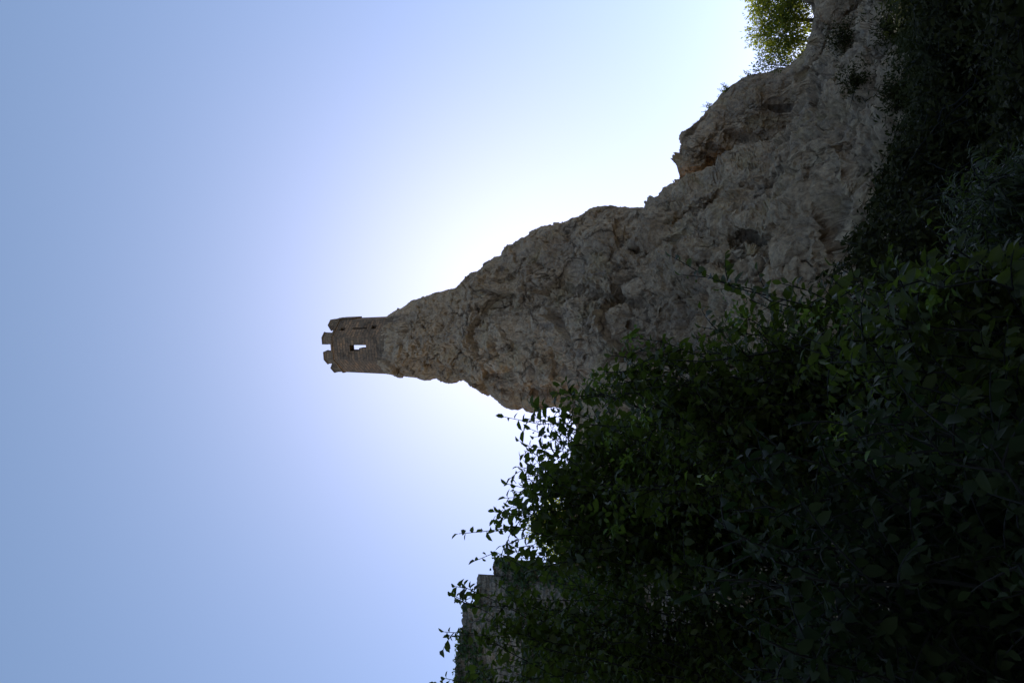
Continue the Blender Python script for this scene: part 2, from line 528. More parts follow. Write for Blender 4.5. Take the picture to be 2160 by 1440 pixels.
crag, cragP = rock('crag', crag_r, crag_l, 50.0, [(1433, 3.8), (1500, 4.2), (1640, 5.5), (1800, 11), (1990, 20)], 1433, 1990, 430, 520, sculpt_crag)

shelf_r = [(1203, 1010), (1207, 930), (1213, 890), (1215, 850), (1230, 800), (1300, 760), (1990, 700)]
shelf_l = [(1203, 1200), (1207, 1420), (1215, 1700), (1400, 1900), (1990, 2200)]
shelf, shelfP = rock('rock_shelf', shelf_r, shelf_l, 33.0, [(1203, 1.5), (1300, 4), (1600, 8), (1990, 12)], 1203, 1990, 320, 360,
                     lambda x, y: 0 * x, back=3.0, amp=0.8)

# ------------------------------------------------------------------ tower
TY = 45.0
Rt = 61.0 / F * TY / (math.cos(PITCH) - math.sin(PITCH) * (1080 - 760) / F)      # corner radius of the octagon
cx = at(760, 727, TY)[0]
ztop = at(697, 727, TY - Rt)[2]
zb = at(812, 727, TY - Rt)[2] - 0.8
zm = at(677, 727, TY - Rt)[2]
TH0 = R(-8)
tower = thing('stone_tower', 'small octagonal stone watchtower with battlements on the tip of the rock', 'tower', (cx, TY, zb))


def corner(k, r, z):
    a = TH0 + R(22.5) + k * R(45)          # 0 = towards the camera, positive to the right
    return np.array([cx + r * math.sin(a), TY - r * math.cos(a), z])


def set_uv(o, scale=1.0):
    me = o.data
    uvl = me.uv_layers.new(name='UVMap')
    co = np.empty(len(me.vertices) * 3, np.float32); me.vertices.foreach_get('co', co); co = co.reshape(-1, 3)
    li = np.empty(len(me.loops), np.int32); me.loops.foreach_get('vertex_index', li)
    uv = np.zeros((len(li), 2), np.float32)
    for p in me.polygons:
        n_ = p.normal
        ls = range(p.loop_start, p.loop_start + p.loop_total)
        if abs(n_.z) > 0.8:
            for i in ls: uv[i] = co[li[i]][:2]
        else:
            t = Vector((-n_.y, n_.x, 0)).normalized()
            for i in ls:
                c = co[li[i]]
                uv[i] = (c[0] * t.x + c[1] * t.y, c[2])
    uvl.data.foreach_set('uv', (uv * scale).ravel())


Rtop = Rt * 0.97; Rbot = Rt * 1.03
TH = 0.55                                   # wall thickness
V, Q = [], []


def vid(p):
    V.append(p); return len(V) - 1


def rad(z):
    t = (z - zb) / (ztop - zb)
    return Rbot + (Rtop - Rbot) * t


def px_z(px, Yd): return float(at(px, 727, Yd)[2])


def facet(k, cells):
    """one facet between corner k-1 and k; cells: list of (s0, s1, z0, z1, kind) openings, s along the facet 0..1 (left to right)"""
    ss_ = sorted({0.0, 1.0, *[c[0] for c in cells], *[c[1] for c in cells]})
    zz = sorted({zb, ztop, *[c[2] for c in cells], *[c[3] for c in cells]})
    def pt(s, z, inner):
        r = rad(z) - (TH if inner else 0)
        return corner(k - 1, r, z) * (1 - s) + corner(k, r, z) * s
    def kind(i, j):
        if i < 0 or j < 0 or i >= len(ss_) - 1 or j >= len(zz) - 1: return 0
        sm, zmid = (ss_[i] + ss_[i + 1]) / 2, (zz[j] + zz[j + 1]) / 2
        for c in cells:
            if c[0] < sm < c[1] and c[2] < zmid < c[3]: return c[4]
        return 0
    o = [[vid(pt(s, z, False)) for z in zz] for s in ss_]
    n_ = [[vid(pt(s, z, True)) for z in zz] for s in ss_]
    for i in range(len(ss_) - 1):
        for j in range(len(zz) - 1):
            kd = kind(i, j)
            if kd == 0:
                Q.append((o[i][j], o[i + 1][j], o[i + 1][j + 1], o[i][j + 1]))
            if kd != 1:
                Q.append((n_[i][j], n_[i][j + 1], n_[i + 1][j + 1], n_[i + 1][j]))
            if kd:
                for (di, dj, a, b) in ((-1, 0, (i, j), (i, j + 1)), (1, 0, (i + 1, j + 1), (i + 1, j)), (0, -1, (i + 1, j), (i, j)), (0, 1, (i, j + 1), (i + 1, j + 1))):
                    if j + dj > len(zz) - 2: continue
                    if kind(i + di, j + dj) == 0:
                        Q.append((o[a[0]][a[1]], o[b[0]][b[1]], n_[b[0]][b[1]], n_[a[0]][a[1]]))
    for i in range(len(ss_) - 1):           # wall head
        if kind(i, len(zz) - 2) == 1: continue
        Q.append((o[i][-1], o[i + 1][-1], n_[i + 1][-1], n_[i][-1]))


yf = TY - Rt * 0.92
z1, z2, z3 = px_z(772, yf), px_z(757, yf), px_z(737, yf)
for k in range(8):
    cells = []
    if k == 0:       # faces the camera: the keyhole-shaped window
        cells = [(0.39, 0.66, z2, z3, 1), (0.53, 0.66, z1, z2, 1)]
    if k == 1:       # right-hand facet: slit and two putlog holes
        ya = TY - Rt * 0.72
        a, b_ = px_z(775, ya), px_z(744, ya)
        cells = [(0.46, 0.56, a, b_, 2), (0.40, 0.58, px_z(728, ya), px_z(719, ya), 2), (0.46, 0.66, px_z(794, ya), px_z(784, ya), 2)]
    if k == 4:       # opening in the far side, seen through the window
        yb_ = TY + Rt * 0.92
        cells = [(0.40, 1.0, px_z(786, yb_), ztop, 1)]
    if k == 5: cells = [(0.0, 0.25, px_z(786, TY + Rt * 0.8), ztop, 1)]
    facet(k, cells)
tw = mesh_from('wall', V, [np.array(Q)], M['tower'], tower); set_uv(tw)


def ring(name, r_in, r_out, z0, z1, mat, flare=0.0, seg=8, jit=0.0, gap=None):
    v, f = [], []
    for i in range(seg):
        a = TH0 + R(22.5) + i * 2 * math.pi / seg
        j = 1 + jit * (random.random() - .5)
        for (r, z) in ((r_in, z0), (r_out * j + flare, z0), (r_out * j, z1), (r_in, z1)):
            v.append((cx + r * math.sin(a), TY - r * math.cos(a), z))
    for i in range(seg):
        n2 = (i + 1) % seg
        if gap and i in gap: continue
        for c in range(4):
            d = (c + 1) % 4
            f.append((i * 4 + c, n2 * 4 + c, n2 * 4 + d, i * 4 + d))
    o = mesh_from(name, v, [np.array(f)], mat, tower); set_uv(o); return o


zc = ztop - 0.02
ring('cornice', Rtop - TH - 0.03, Rtop + 0.06, ztop - 0.03, ztop + 0.10, M['plinth'], gap=(3, 4))
ring('plinth', Rt * 0.5, Rt * 1.05, zb - 0.5, px_z(800, TY - Rt), M['plinth'], flare=0.14, seg=24, jit=0.03)
# merlons bent round the corners, widening a little to the top
hm = zm - (ztop + 0.10)
for k in range(8):
    v, f = [], []
    secs = [(-0.27, 0), (-0.13, 0), (0, 0), (0.13, 0), (0.27, 0)]
    if k == 4: continue                    # fallen
    hh = hm * (0.95 + 0.12 * random.random())
    tw_ = (0.95 + 0.2 * random.random())
    for s in (-0.31 * tw_, 0.0, 0.31 * tw_):
        for (z, fl) in ((ztop + 0.10, 0.0), (ztop + 0.10 + hh * 0.86, 0.03), (ztop + 0.10 + hh * 0.862, 0.075), (ztop + 0.10 + hh, 0.075)):
            for inn in (0, 1):
                r = Rtop - 0.01 + fl - inn * (0.42 + 2 * fl)
                kk = corner(k, r, z)
                sc_ = abs(s) * (1 + 0.6 * fl)
                other = corner(k + (1 if s > 0 else -1), r, z)
                v.append(kk * (1 - sc_) + other * sc_)
    A = np.arange(3 * 4 * 2).reshape(3, 4, 2)
    for i in range(2):
        for j in range(3):
            f.append((A[i, j, 0], A[i + 1, j, 0], A[i + 1, j + 1, 0], A[i, j + 1, 0]))
            f.append((A[i, j, 1], A[i, j + 1, 1], A[i + 1, j + 1, 1], A[i + 1, j, 1]))
        f.append((A[i, 3, 0], A[i + 1, 3, 0], A[i + 1, 3, 1], A[i, 3, 1]))
        f.append((A[i, 0, 0], A[i, 0, 1], A[i + 1, 0, 1], A[i + 1, 0, 0]))
    for i in (0, 2):
        for j in range(3):
            f.append((A[i, j, 0], A[i, j + 1, 0], A[i, j + 1, 1], A[i, j, 1]))
    o = mesh_from('merlon', v, [np.array(f)], M['merlon'], tower); set_uv(o)
# the bay that shows as a low step on the right-hand outline
v, f = [], []
for z in (px_z(756, TY), px_z(722, TY)):
    for (s, r) in ((0.15, -0.02), (0.15, 0.10), (0.95, 0.10), (0.95, -0.02)):
        p = corner(1, rad(z) + r, z) * (1 - s) + corner(2, rad(z) + r, z) * s
        v.append(p)
for i in range(4):
    j = (i + 1) % 4
    f.append((i, j, j + 4, i + 4))
f.append((4, 5, 6, 7)); f.append((3, 2, 1, 0))
o = mesh_from('bay', v, [np.array(f)], M['plinth'], tower); set_uv(o)

# ------------------------------------------------------------------ ruined wall on the left
WY = 27.0
prof = [(1183, 1240), (1181, 1040), (1200, 1037), (1221, 1042), (1223, 1010), (1228, 1003), (1250, 1006), (1286, 1006), (1289, 980), (1292, 973), (1320, 975),
        (1370, 969), (1400, 964), (1440, 958), (1500, 950), (1560, 945), (1640, 940)]
# front outline as columns of the wall: top height at each position along it
ys = np.linspace(1180, 1640, 300)
tops = np.interp(ys, [1180, 1182, 1221, 1222.5, 1287, 1288.5, 1300, 1370, 1440, 1640], [1046, 1039, 1040, 1005, 1006, 975, 974, 968, 958, 935])
ztops = at(tops, ys, WY)[:, 2]
xs = at(1100, ys, WY)[:, 0]
ng = fbm(np.stack([xs * 3, 0 * xs, ztops * 0], 1), 4)
ztops = ztops + 0.10 * ng
zlow = 0.0
nv_ = 220
Tt = np.linspace(0, 1, nv_)
Zg = zlow + (ztops[None] - zlow) * Tt[:, None]
Xg = np.repeat(xs[None], nv_, 0)
pf = np.stack([Xg, np.full_like(Xg, WY), Zg], -1).reshape(-1, 3)
f1, f2, pl = worley(pf * np.array([2.1, 1, 3.2]), 0.3)
bump = 0.07 * pl - 0.06 * np.exp(-((f2 - f1) / 0.12) ** 2) + 0.12 * fbm(pf * 0.9, 4)
front = pf.copy(); front[:, 1] -= bump
front[:, 0] += 0.10 * fbm(pf * np.array([0, 0, 2.0]) + 3, 3) * np.repeat(np.exp(-np.abs(ys - 1180) / 12)[None], nv_, 0).ravel()
bk = pf.copy(); bk[:, 1] += 0.9; bk[:, 0] *= (WY + 1.1) / WY
nA = len(pf)
I = np.arange(nA).reshape(nv_, -1)
Jb = I + nA
qs = [np.stack([I[:-1, :-1], I[1:, :-1], I[1:, 1:], I[:-1, 1:]], -1).reshape(-1, 4),
      np.stack([Jb[:-1, :-1], Jb[:-1, 1:], Jb[1:, 1:], Jb[1:, :-1]], -1).reshape(-1, 4),
      np.stack([I[-1, :-1], Jb[-1, :-1], Jb[-1, 1:], I[-1, 1:]], -1),
      np.stack([I[:-1, 0], Jb[:-1, 0], Jb[1:, 0], I[1:, 0]], -1),
      np.stack([I[:-1, -1], I[1:, -1], Jb[1:, -1], Jb[:-1, -1]], -1)]
rw = mesh_from('ruined_wall', np.concatenate([front, bk]), qs, M['ruin'])
set_uv(rw)
tag(rw, 'crumbling grey stone castle wall with a stepped broken top behind the shrubs', 'wall')


# ------------------------------------------------------------------ vegetation
def unit(v): return v / (np.linalg.norm(v, axis=-1, keepdims=True) + 1e-9)


class Leaves:
    def __init__(s): s.p, s.d, s.n, s.l, s.w = [], [], [], [], []

    def add(s, p, d, n, l, w):
        s.p.append(np.atleast_2d(p)); s.d.append(np.atleast_2d(d)); s.n.append(np.atleast_2d(n)); s.l.append(np.atleast_1d(l)); s.w.append(np.atleast_1d(w))

    def build(s, name, mat, parent=None, simple=False, curl=0.25):
        p = np.concatenate(s.p); d = unit(np.concatenate(s.d)); n = np.concatenate(s.n)
        L = np.concatenate(s.l)[:, None]; Wd = np.concatenate(s.w)[:, None]
        side = unit(np.cross(d, n)); n = np.cross(side, d)
        N = len(p)
        k = np.arange(N)[:, None]
        if simple:
            vs = np.stack([p, p + d * L * .45 + side * Wd * .5 + n * L * .05, p + d * L - n * L * .1, p + d * L * .45 - side * Wd * .5 + n * L * .05], 1)
            return mesh_from(name, vs.reshape(-1, 3), [k * 4 + np.array([[0, 1, 2, 3]])], mat, parent)
        cu = curl * (0.5 + rng.random((N, 1)))
        fo = 0.18 * Wd
        c0 = p
        c1 = p + d * L * .34 + n * 0.02 * L
        c2 = p + d * L * .70 - n * cu * L * .30
        t = p + d * L * .97 - n * cu * L * .75
        l1 = c1 + side * Wd * .48 + n * fo; r1 = c1 - side * Wd * .48 + n * fo
        l2 = c2 + side * Wd * .42 + n * fo * .7; r2 = c2 - side * Wd * .42 + n * fo * .7
        vs = np.stack([c0, l1, c1, r1, l2, c2, r2, t], 1).reshape(-1, 3)
        q_ = np.concatenate([k * 8 + np.array([[1, 4, 5, 2]]), k * 8 + np.array([[2, 5, 6, 3]])])
        t_ = np.concatenate([k * 8 + np.array([[0, 1, 2]]), k * 8 + np.array([[0, 2, 3]]), k * 8 + np.array([[4, 7, 5]]), k * 8 + np.array([[5, 7, 6]])])
        return mesh_from(name, vs, [q_, t_], mat, parent, smooth=True)


class Tubes:
    def __init__(s): s.v, s.f, s.c = [], [], 0

    def add(s, pts, r0, r1, sides=5):
        pts = np.asarray(pts); n = len(pts)
        tan = unit(np.gradient(pts, axis=0))
        ref = np.where(np.abs(tan[:, 2:3]) > .9, np.array([[1., 0, 0]]), np.array([[0, 0, 1.]]))
        a = unit(np.cross(tan, ref)); b = np.cross(tan, a)
        rr = np.linspace(r0, r1, n)[:, None, None]
        th = np.linspace(0, 2 * math.pi, sides, endpoint=False)
        ringp = pts[:, None] + rr * (np.cos(th)[None, :, None] * a[:, None] + np.sin(th)[None, :, None] * b[:, None])
        ids = np.arange(n * sides).reshape(n, sides) + s.c
        nx = np.roll(ids, -1, 1)
        s.v.append(ringp.reshape(-1, 3)); s.f.append(np.stack([ids[:-1], nx[:-1], nx[1:], ids[1:]], -1).reshape(-1, 4))
        s.c += n * sides

    def build(s, name, mat, parent=None):
        return mesh_from(name, np.concatenate(s.v), [np.concatenate(s.f)], mat, parent, smooth=True)


def bez(a, b, c, n):
    t = np.linspace(0, 1, n)[:, None]
    return a * (1 - t) ** 2 + b * 2 * t * (1 - t) + c * t * t


def leafy(LV, pts, spacing, ll, lw, droop=0.5, start=0.0, alt=True):
    """leaves set along a twig"""
    seg = np.linalg.norm(np.diff(pts, axis=0), axis=1)
    cum = np.concatenate([[0], np.cumsum(seg)])
    tot = cum[-1]
    pos = np.arange(start * tot + spacing * .5, tot, spacing)
    if len(pos) == 0: pos = np.array([tot * .9])
    pos = pos + rng.normal(size=len(pos)) * spacing * .15
    P_ = np.stack([np.interp(pos, cum, pts[:, i]) for i in range(3)], 1)
    T_ = unit(np.stack([np.interp(pos + .01, cum, pts[:, i]) - np.interp(pos - .01, cum, pts[:, i]) for i in range(3)], 1))
    k = len(pos)
    ref = unit(rng.normal(size=3))
    sd_ = unit(np.cross(T_, np.array([[0, 0, 1.0]]) + 0.35 * ref))
    sgn = np.where(np.arange(k) % 2 == 0, 1.0, -1.0)[:, None]
    for rep in ((1,) if alt else (1, -1)):
        d = T_ * 0.55 + sd_ * sgn * rep * 0.9 + rng.normal(size=(k, 3)) * .28
        d[:, 2] -= droop * (0.5 + rng.random(k))
        n = np.array([[0, 0, 1.0]]) + rng.normal(size=(k, 3)) * .45
        sz = (0.70 + 0.5 * rng.random(k)) * np.clip(1.15 - 0.45 * (pos / tot) ** 3, .5, 1.2)
        LV.add(P_, d, n, ll * sz, lw * sz * (0.85 + .3 * rng.random(k)))
    # leaf at the tip
    e = unit(pts[-1] - pts[-2])
    LV.add(pts[-1], e + rng.normal(size=3) * .2, np.array([0, 0, 1.0]) + rng.normal(size=3) * .4, ll * .75, lw * .7)


def shoot(TB, LV, base, tip, ll, lw, spacing, ntw, twl, lift=0.35, r0=0.012, bare=0.35, droop=0.5):
    base = np.asarray(base, float); tip = np.asarray(tip, float)
    L = np.linalg.norm(tip - base)
    mid = base * .45 + tip * .55
    mid = mid + np.array([0, 0, lift * L * .35]) + rng.normal(size=3) * L * .06
    mid[:2] = mid[:2] * .6 + base[:2] * .4
    pts = bez(base, mid, tip, 16)
    pts[1:-1] += rng.normal(size=(14, 3)) * .008 * L
    TB.add(pts, r0, 0.0022, 5)
    leafy(LV, pts[9:], spacing, ll, lw, droop)
    for _ in range(ntw):
        t = bare + (0.97 - bare) * rng.random() ** 0.8
        i = min(14, int(t * 15))
        p = pts[i] + (pts[i + 1] - pts[i]) * rng.random()
        T_ = unit(pts[i + 1] - pts[i])
        sd_ = unit(np.cross(T_, rng.normal(size=3)))
        d = T_ * .6 + sd_ * .9 + np.array([0, 0, .15])
        ln = twl * (0.5 + .8 * rng.random()) * (1.1 - .6 * t)
        e = p + unit(d) * ln
        tw = bez(p, p + unit(d) * ln * .55 + np.array([0, 0, .05 * ln]), e + np.array([0, 0, -.10 * ln]), 6)
        TB.add(tw, 0.0035, 0.0014, 4)
        leafy(LV, tw, spacing, ll, lw, droop, 0.1)
    return pts


def tips_in(poly_x, poly_y, n, d0, d1):
    """points of a region of the shrub, at distances d0..d1"""
    poly = np.stack([poly_x, poly_y], 1).astype(float)
    out = []
    while len(out) < n:
        x = rng.uniform(poly[:, 0].min(), poly[:, 0].max()); y = rng.uniform(poly[:, 1].min(), poly[:, 1].max())
        ins = False
        for i in range(len(poly)):
            (x1, y1), (x2, y2) = poly[i], poly[i - 1]
            if (y1 > y) != (y2 > y) and x < (x2 - x1) * (y - y1) / (y2 - y1) + x1: ins = not ins
        if ins: out.append(at(x, y, rng.uniform(d0, d1)))
    return out


def shrub(name, label, base_py, depth, poly, n, drange, edge=(), mat='leaf', ll=.063, lw=.034, sp=.030, ntw=12, twl=.45, young=(), lift=.35, droop=.5, spread=.25, group=None, edge_ntw=8, r0=.012):
    bx = (720 - base_py) / F * depth / math.cos(PITCH)
    bz = float(ground_z(np.array([bx]), np.array([depth]))[0])
    th = thing(name, label, 'shrub', (bx, depth, bz), group)
    TB, LV, YL = Tubes(), Leaves(), Leaves()
    def bp():
        b = np.array([bx, depth, bz - .05]) + rng.normal(size=3) * np.array([spread, spread, 0]); return b
    for t in tips_in(*zip(*poly), n, *drange):
        shoot(TB, LV, bp(), t, ll, lw, sp, ntw, twl, lift, r0, droop=droop)
    for e in edge:
        dd = e[2] if len(e) > 2 else sum(drange) / 2
        nt_ = e[3] if len(e) > 3 else edge_ntw
        shoot(TB, LV, bp(), at(e[0], e[1], dd), ll * 1.2, lw * 1.2, sp * 1.15, nt_, twl * .6, lift * .6, r0 * .8, bare=.62, droop=droop)
    for yv in young:
        c = at(yv[0], yv[1], yv[2] - .36)
        for _ in range(yv[3] if len(yv) > 3 else 20):
            d = np.array([rng.normal() * .5, rng.normal() * .5 - .2, .7 * rng.random()])
            YL.add(c + rng.normal(size=3) * .028, d, np.array([0, -.3, 1]) + rng.normal(size=3) * .5, ll * (.4 + .35 * rng.random()), lw * (.4 + .3 * rng.random()))
    TB.build('stems', M['twig'], th)
    LV.build('foliage', M[mat], th)
    if young: YL.build('young_leaves', M['young'], th)
    return th


shrub('tall_shrub', 'tall loose shrub with thin leafy twigs standing out against the sky between rock and wall', 1075, 5.6,
      [(1150, 880), (1115, 950), (1085, 1010), (1070, 1070), (1060, 1130), (1085, 1190), (1300, 1230), (1400, 1060), (1330, 880), (1210, 860)], 88, (4.9, 6.4), ll=.080, lw=.043, sp=.036,
      edge=[(1064, 879, 5.3, 0), (1135, 860), (1120, 905), (1115, 940), (1096, 985), (1070, 1020), (1068, 1050), (1045, 1095), (1055, 1080), (968, 1125, 5.2, 0), (1003, 1182, 5.2, 0), (1045, 1120), (1060, 1150), (1080, 1175), (1175, 868), (1195, 880), (1160, 858)],
      ntw=11, young=[(1130, 1105, 6.0, 10), (1290, 930, 5.0), (1325, 965, 5.0), (1300, 1113, 5.0)])
shrub('wall_shrub', 'shrub with sparse drooping twigs covering the foot of the ruined wall', 1370, 5.2,
      [(1080, 1230), (1090, 1300), (1120, 1390), (1100, 1440), (1120, 1500), (1600, 1500), (1600, 1180), (1250, 1170)], 85, (4.4, 6.0),
      edge=[(962, 1258, 4.8, 9), (972, 1268, 4.8, 9), (938, 1332, 4.8, 9), (950, 1340, 4.8, 9), (918, 1440, 4.8, 8), (940, 1430, 4.8, 9), (985, 1240, 4.8, 6), (1030, 1255), (1010, 1300), (1020, 1380), (1040, 1225), (1050, 1420), (1005, 1415), (1000, 1310), (1040, 1330), (1060, 1290), (1030, 1400), (1070, 1350), (1000, 1350), (1080, 1260), (1060, 1440)],
      ntw=11, edge_ntw=4)
shrub('leaning_shrub', 'shrub with long leaning shoots reaching up in front of the pale rock face', 870, 4.6,
      [(1205, 830), (1260, 800), (1340, 740), (1420, 715), (1560, 700), (1700, 690), (1800, 700), (1800, 1100), (1350, 1100), (1220, 980)], 125, (3.9, 5.2),
      edge=[(1418, 541, 4.4, 3), (1440, 580, 4.4, 4), (1330, 712), (1350, 735), (1240, 798), (1290, 750), (1265, 790), (1175, 828, 4.6), (1200, 832, 4.6), (1555, 655, 4.2), (1650, 598, 4.2), (1600, 640), (1530, 690), (1715, 640), (1480, 690), (1760, 640), (1400, 745)],
      ntw=11, young=[(1558, 655, 4.2), (1570, 672, 4.2), (1335, 712, 4.5), (1360, 885, 4.0), (1710, 665, 4.1), (1783, 668, 4.1), (1255, 800, 4.6)])
shrub('broad_leaved_shrub', 'dark shrub with broad pointed leaves nearest the camera', 1230, 2.7,
      [(1500, 1000), (1560, 900), (1750, 850), (2000, 880), (2260, 900), (2260, 1540), (1800, 1540), (1560, 1450), (1500, 1250)], 75, (1.9, 3.0),
      mat='leaf_big', ll=.050, lw=.027, sp=.024, ntw=13, twl=.34, r0=.010, lift=.5, young=[(1500, 1010, 2.6, 8), (1805, 940, 2.3, 7)], droop=.65)
shrub('dark_shrub', 'dark thick shrub filling the space under the leaning shoots', 760, 3.4,
      [(1760, 620), (1850, 590), (1960, 560), (2080, 560), (2260, 600), (2260, 980), (1800, 980), (1700, 800)], 55, (2.8, 3.8),
      edge=[(1845, 590), (1760, 560, 3.6), (1800, 600), (1950, 565), (2075, 540), (1960, 600)], ll=.065, lw=.032, ntw=10, twl=.36, young=[(1960, 597, 3.3), (1985, 640, 3.3)])
shrub('feathery_shrub', 'olive green shrub with narrow feathery leaves under the cliff', 500, 6.0,
      [(2010, 380), (2060, 370), (2160, 380), (2260, 400), (2260, 640), (2050, 620), (1990, 480)], 40, (5.2, 6.6),
      edge=[(2090, 375), (2120, 365), (2010, 400), (2075, 420)], mat='leaf_olive', ll=.085, lw=.016, sp=.026, ntw=10, twl=.4)

# dark shrubs at the foot of the cliff, each its own plant
cl = [(560, 11.5, [(1770, 590), (1815, 530), (1840, 480), (1870, 450), (1950, 460), (2080, 500), (2080, 640), (1860, 640)], 'low dark shrub at the cliff foot beside the leaning shoots'),
      (430, 13.5, [(1830, 470), (1870, 420), (1850, 350), (1900, 330), (1960, 330), (2080, 380), (2080, 500), (1900, 520)], 'low dark shrub at the cliff foot, under the grey hollow'),
      (290, 14.0, [(1910, 370), (1930, 300), (1950, 230), (1960, 200), (2100, 220), (2100, 400), (1930, 400)], 'low dark shrub at the cliff foot, third from the leaning shoots'),
      (140, 14.5, [(1950, 240), (1945, 180), (1940, 100), (1960, 60), (2100, 60), (2100, 260), (1950, 260)], 'low dark shrub at the cliff foot, beneath the small tree on the crag'),
      (10, 13.0, [(1930, 110), (1920, 40), (1910, -40), (1960, -80), (2120, -80), (2120, 120), (1930, 120)], 'low dark shrub at the cliff foot, farthest along the face')]
tips_ = [[(1745, 575), (1765, 555), (1790, 520), (1810, 540), (1830, 470), (1775, 590), (1800, 500)], [(1860, 440), (1835, 430), (1870, 400), (1885, 350), (1850, 385), (1895, 320)],
         [(1900, 330), (1925, 300), (1905, 270), (1945, 240)], [(1930, 225), (1950, 200), (1925, 150), (1945, 110)],
         [(1930, 90), (1905, 60), (1925, 20), (1900, -20)]]
for (by, dp, poly, lab), tp in zip(cl, tips_):
    eg = [(x + rng.uniform(-12, 16), y + rng.uniform(-12, 12), dp + rng.uniform(-.5, 2.5), 9) for (x, y) in tp for _ in range(2)]
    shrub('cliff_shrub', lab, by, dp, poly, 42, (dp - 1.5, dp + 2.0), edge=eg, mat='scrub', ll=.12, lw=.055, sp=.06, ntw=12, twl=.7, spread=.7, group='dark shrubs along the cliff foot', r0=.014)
for (by, dp, poly, lab) in [(330, 8.5, [(2070, 420), (2080, 200), (2260, 180), (2260, 460)], 'dark bramble growing at the right below the feathery shrub'),
                            (80, 8.0, [(2070, 200), (2060, -20), (2260, -80), (2260, 220)], 'dark bramble growing at the bottom corner below the cliff')]:
    shrub('bramble', lab, by, dp, poly, 40, (dp - 1, dp + 1.3), mat='scrub', ll=.08, lw=.045, sp=.04, ntw=12, twl=.5, spread=.5, group='brambles below the cliff')

# undergrowth on the slope between the shrubs
LV = Leaves()
N = 42000
gxx = rng.uniform(-9, 14, N); gyy = rng.uniform(3.5, 24, N)
gz = ground_z(gxx, gyy)
hh = rng.random(N) ** 1.5 * (0.35 + 0.5 * (fbm(np.stack([gxx * .5, gyy * .5, 0 * gxx], 1), 2) + .4).clip(0, 1.2))
pp = np.stack([gxx, gyy, gz + hh], 1)
dd = rng.normal(size=(N, 3)); dd[:, 2] = np.abs(dd[:, 2]) * .6
LV.add(pp, dd, np.array([[0, 0, 1.]]) + rng.normal(size=(N, 3)) * .4, .10 + .10 * rng.random(N), .03 + .05 * rng.random(N))
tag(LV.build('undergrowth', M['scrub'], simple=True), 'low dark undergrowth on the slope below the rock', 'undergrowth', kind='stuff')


# ---- trees
def tree(name, label, base, blobs, nclump, per, ll, lw, mat, trunk_r, clump_r=.35, cat='tree'):
    """trunk, limbs to each blob of the crown, leaf clumps on the twigs"""
    base = np.asarray(base, float)
    th = thing(name, label, cat, tuple(base))
    TB, LV = Tubes(), Leaves()
    top = np.mean([b[0] for b in blobs], 0)
    tr = bez(base, base * .5 + top * .5 + np.array([.1, 0, .3]), top, 12)
    TB.add(tr, trunk_r, trunk_r * .3, 7)
    wts = np.array([b[1] ** 2 for b in blobs]); wts = wts / wts.sum()
    for (c, r), wt in zip(blobs, wts):
        c = np.asarray(c)
        j = rng.integers(4, 11)
        limb = bez(tr[j], tr[j] * .4 + c * .6 + np.array([0, 0, .2 * r]), c, 8)
        TB.add(limb, trunk_r * .42, trunk_r * .12, 5)
        k = max(3, int(nclump * wt))
        dirs = unit(rng.normal(size=(k, 3)))
        rr = r * (0.35 + .75 * rng.random(k) ** .6)
        for d_, q_ in zip(dirs, rr):
            e = c + d_ * q_ * np.array([1, 1, .85])
            i = rng.integers(3, 8)
            tw = bez(limb[i], limb[i] * .4 + e * .6 + rng.normal(size=3) * .1 * r, e, 5)
            TB.add(tw, trunk_r * .10, trunk_r * .03, 3)
            n_ = per
            off = rng.normal(size=(n_, 3)) * clump_r * .5
            ld = unit(off + d_ * clump_r * .6); ld[:, 2] -= .25
            LV.add(e + off, ld, np.array([[0, 0, 1.]]) + rng.normal(size=(n_, 3)) * .7, ll * (.6 + .7 * rng.random(n_)), lw * (.7 + .6 * rng.random(n_)))
    TB.build('trunk', M['bark'], th)
    LV.build('crown', M[mat], th, simple=True)
    return th


def bl(px, py, Yd, rpx):
    c = at(px, py, Yd); return (c, rpx / F * np.linalg.norm(c - EYE))


tree('crag_tree', 'sunlit yellow-green tree growing on the shoulder of the crag', at(1735, 45, 49.5),
     [bl(1625, 30, 49.5, 26), bl(1655, 70, 49.0, 32), bl(1610, 75, 49.5, 22), bl(1670, 15, 49, 30), bl(1640, -25, 50, 38), bl(1685, 60, 49.5, 26), bl(1680, 100, 49.0, 22), bl(1640, 105, 49, 20), bl(1690, -20, 49, 30), bl(1605, 15, 49.5, 20), bl(1598, 60, 49.5, 14), bl(1595, -20, 50, 22)],
     420, 28, .21, .09, 'tree', .14, .45)
tree('crag_sapling', 'smaller bluish green sapling beside the sunlit tree on the crag', at(1665, 140, 49.5),
     [bl(1620, 128, 49.5, 19), bl(1640, 130, 43.2, 14), bl(1605, 140, 49.5, 11), bl(1590, 152, 49.5, 8), bl(1655, 132, 49.0, 12)], 60, 18, .15, .07, 'leaf', .05, .30)
tree('distant_tree', 'pale sunlit tree seen through the tall shrub beyond the rock shelf', at(1240, 1120, 42),
     [bl(1150, 1110, 42, 26), bl(1185, 1150, 42, 26), bl(1180, 1080, 42, 24), bl(1205, 1190, 42, 24), bl(1130, 1120, 42, 12)], 220, 24, .20, .09, 'tree', .14, .42)

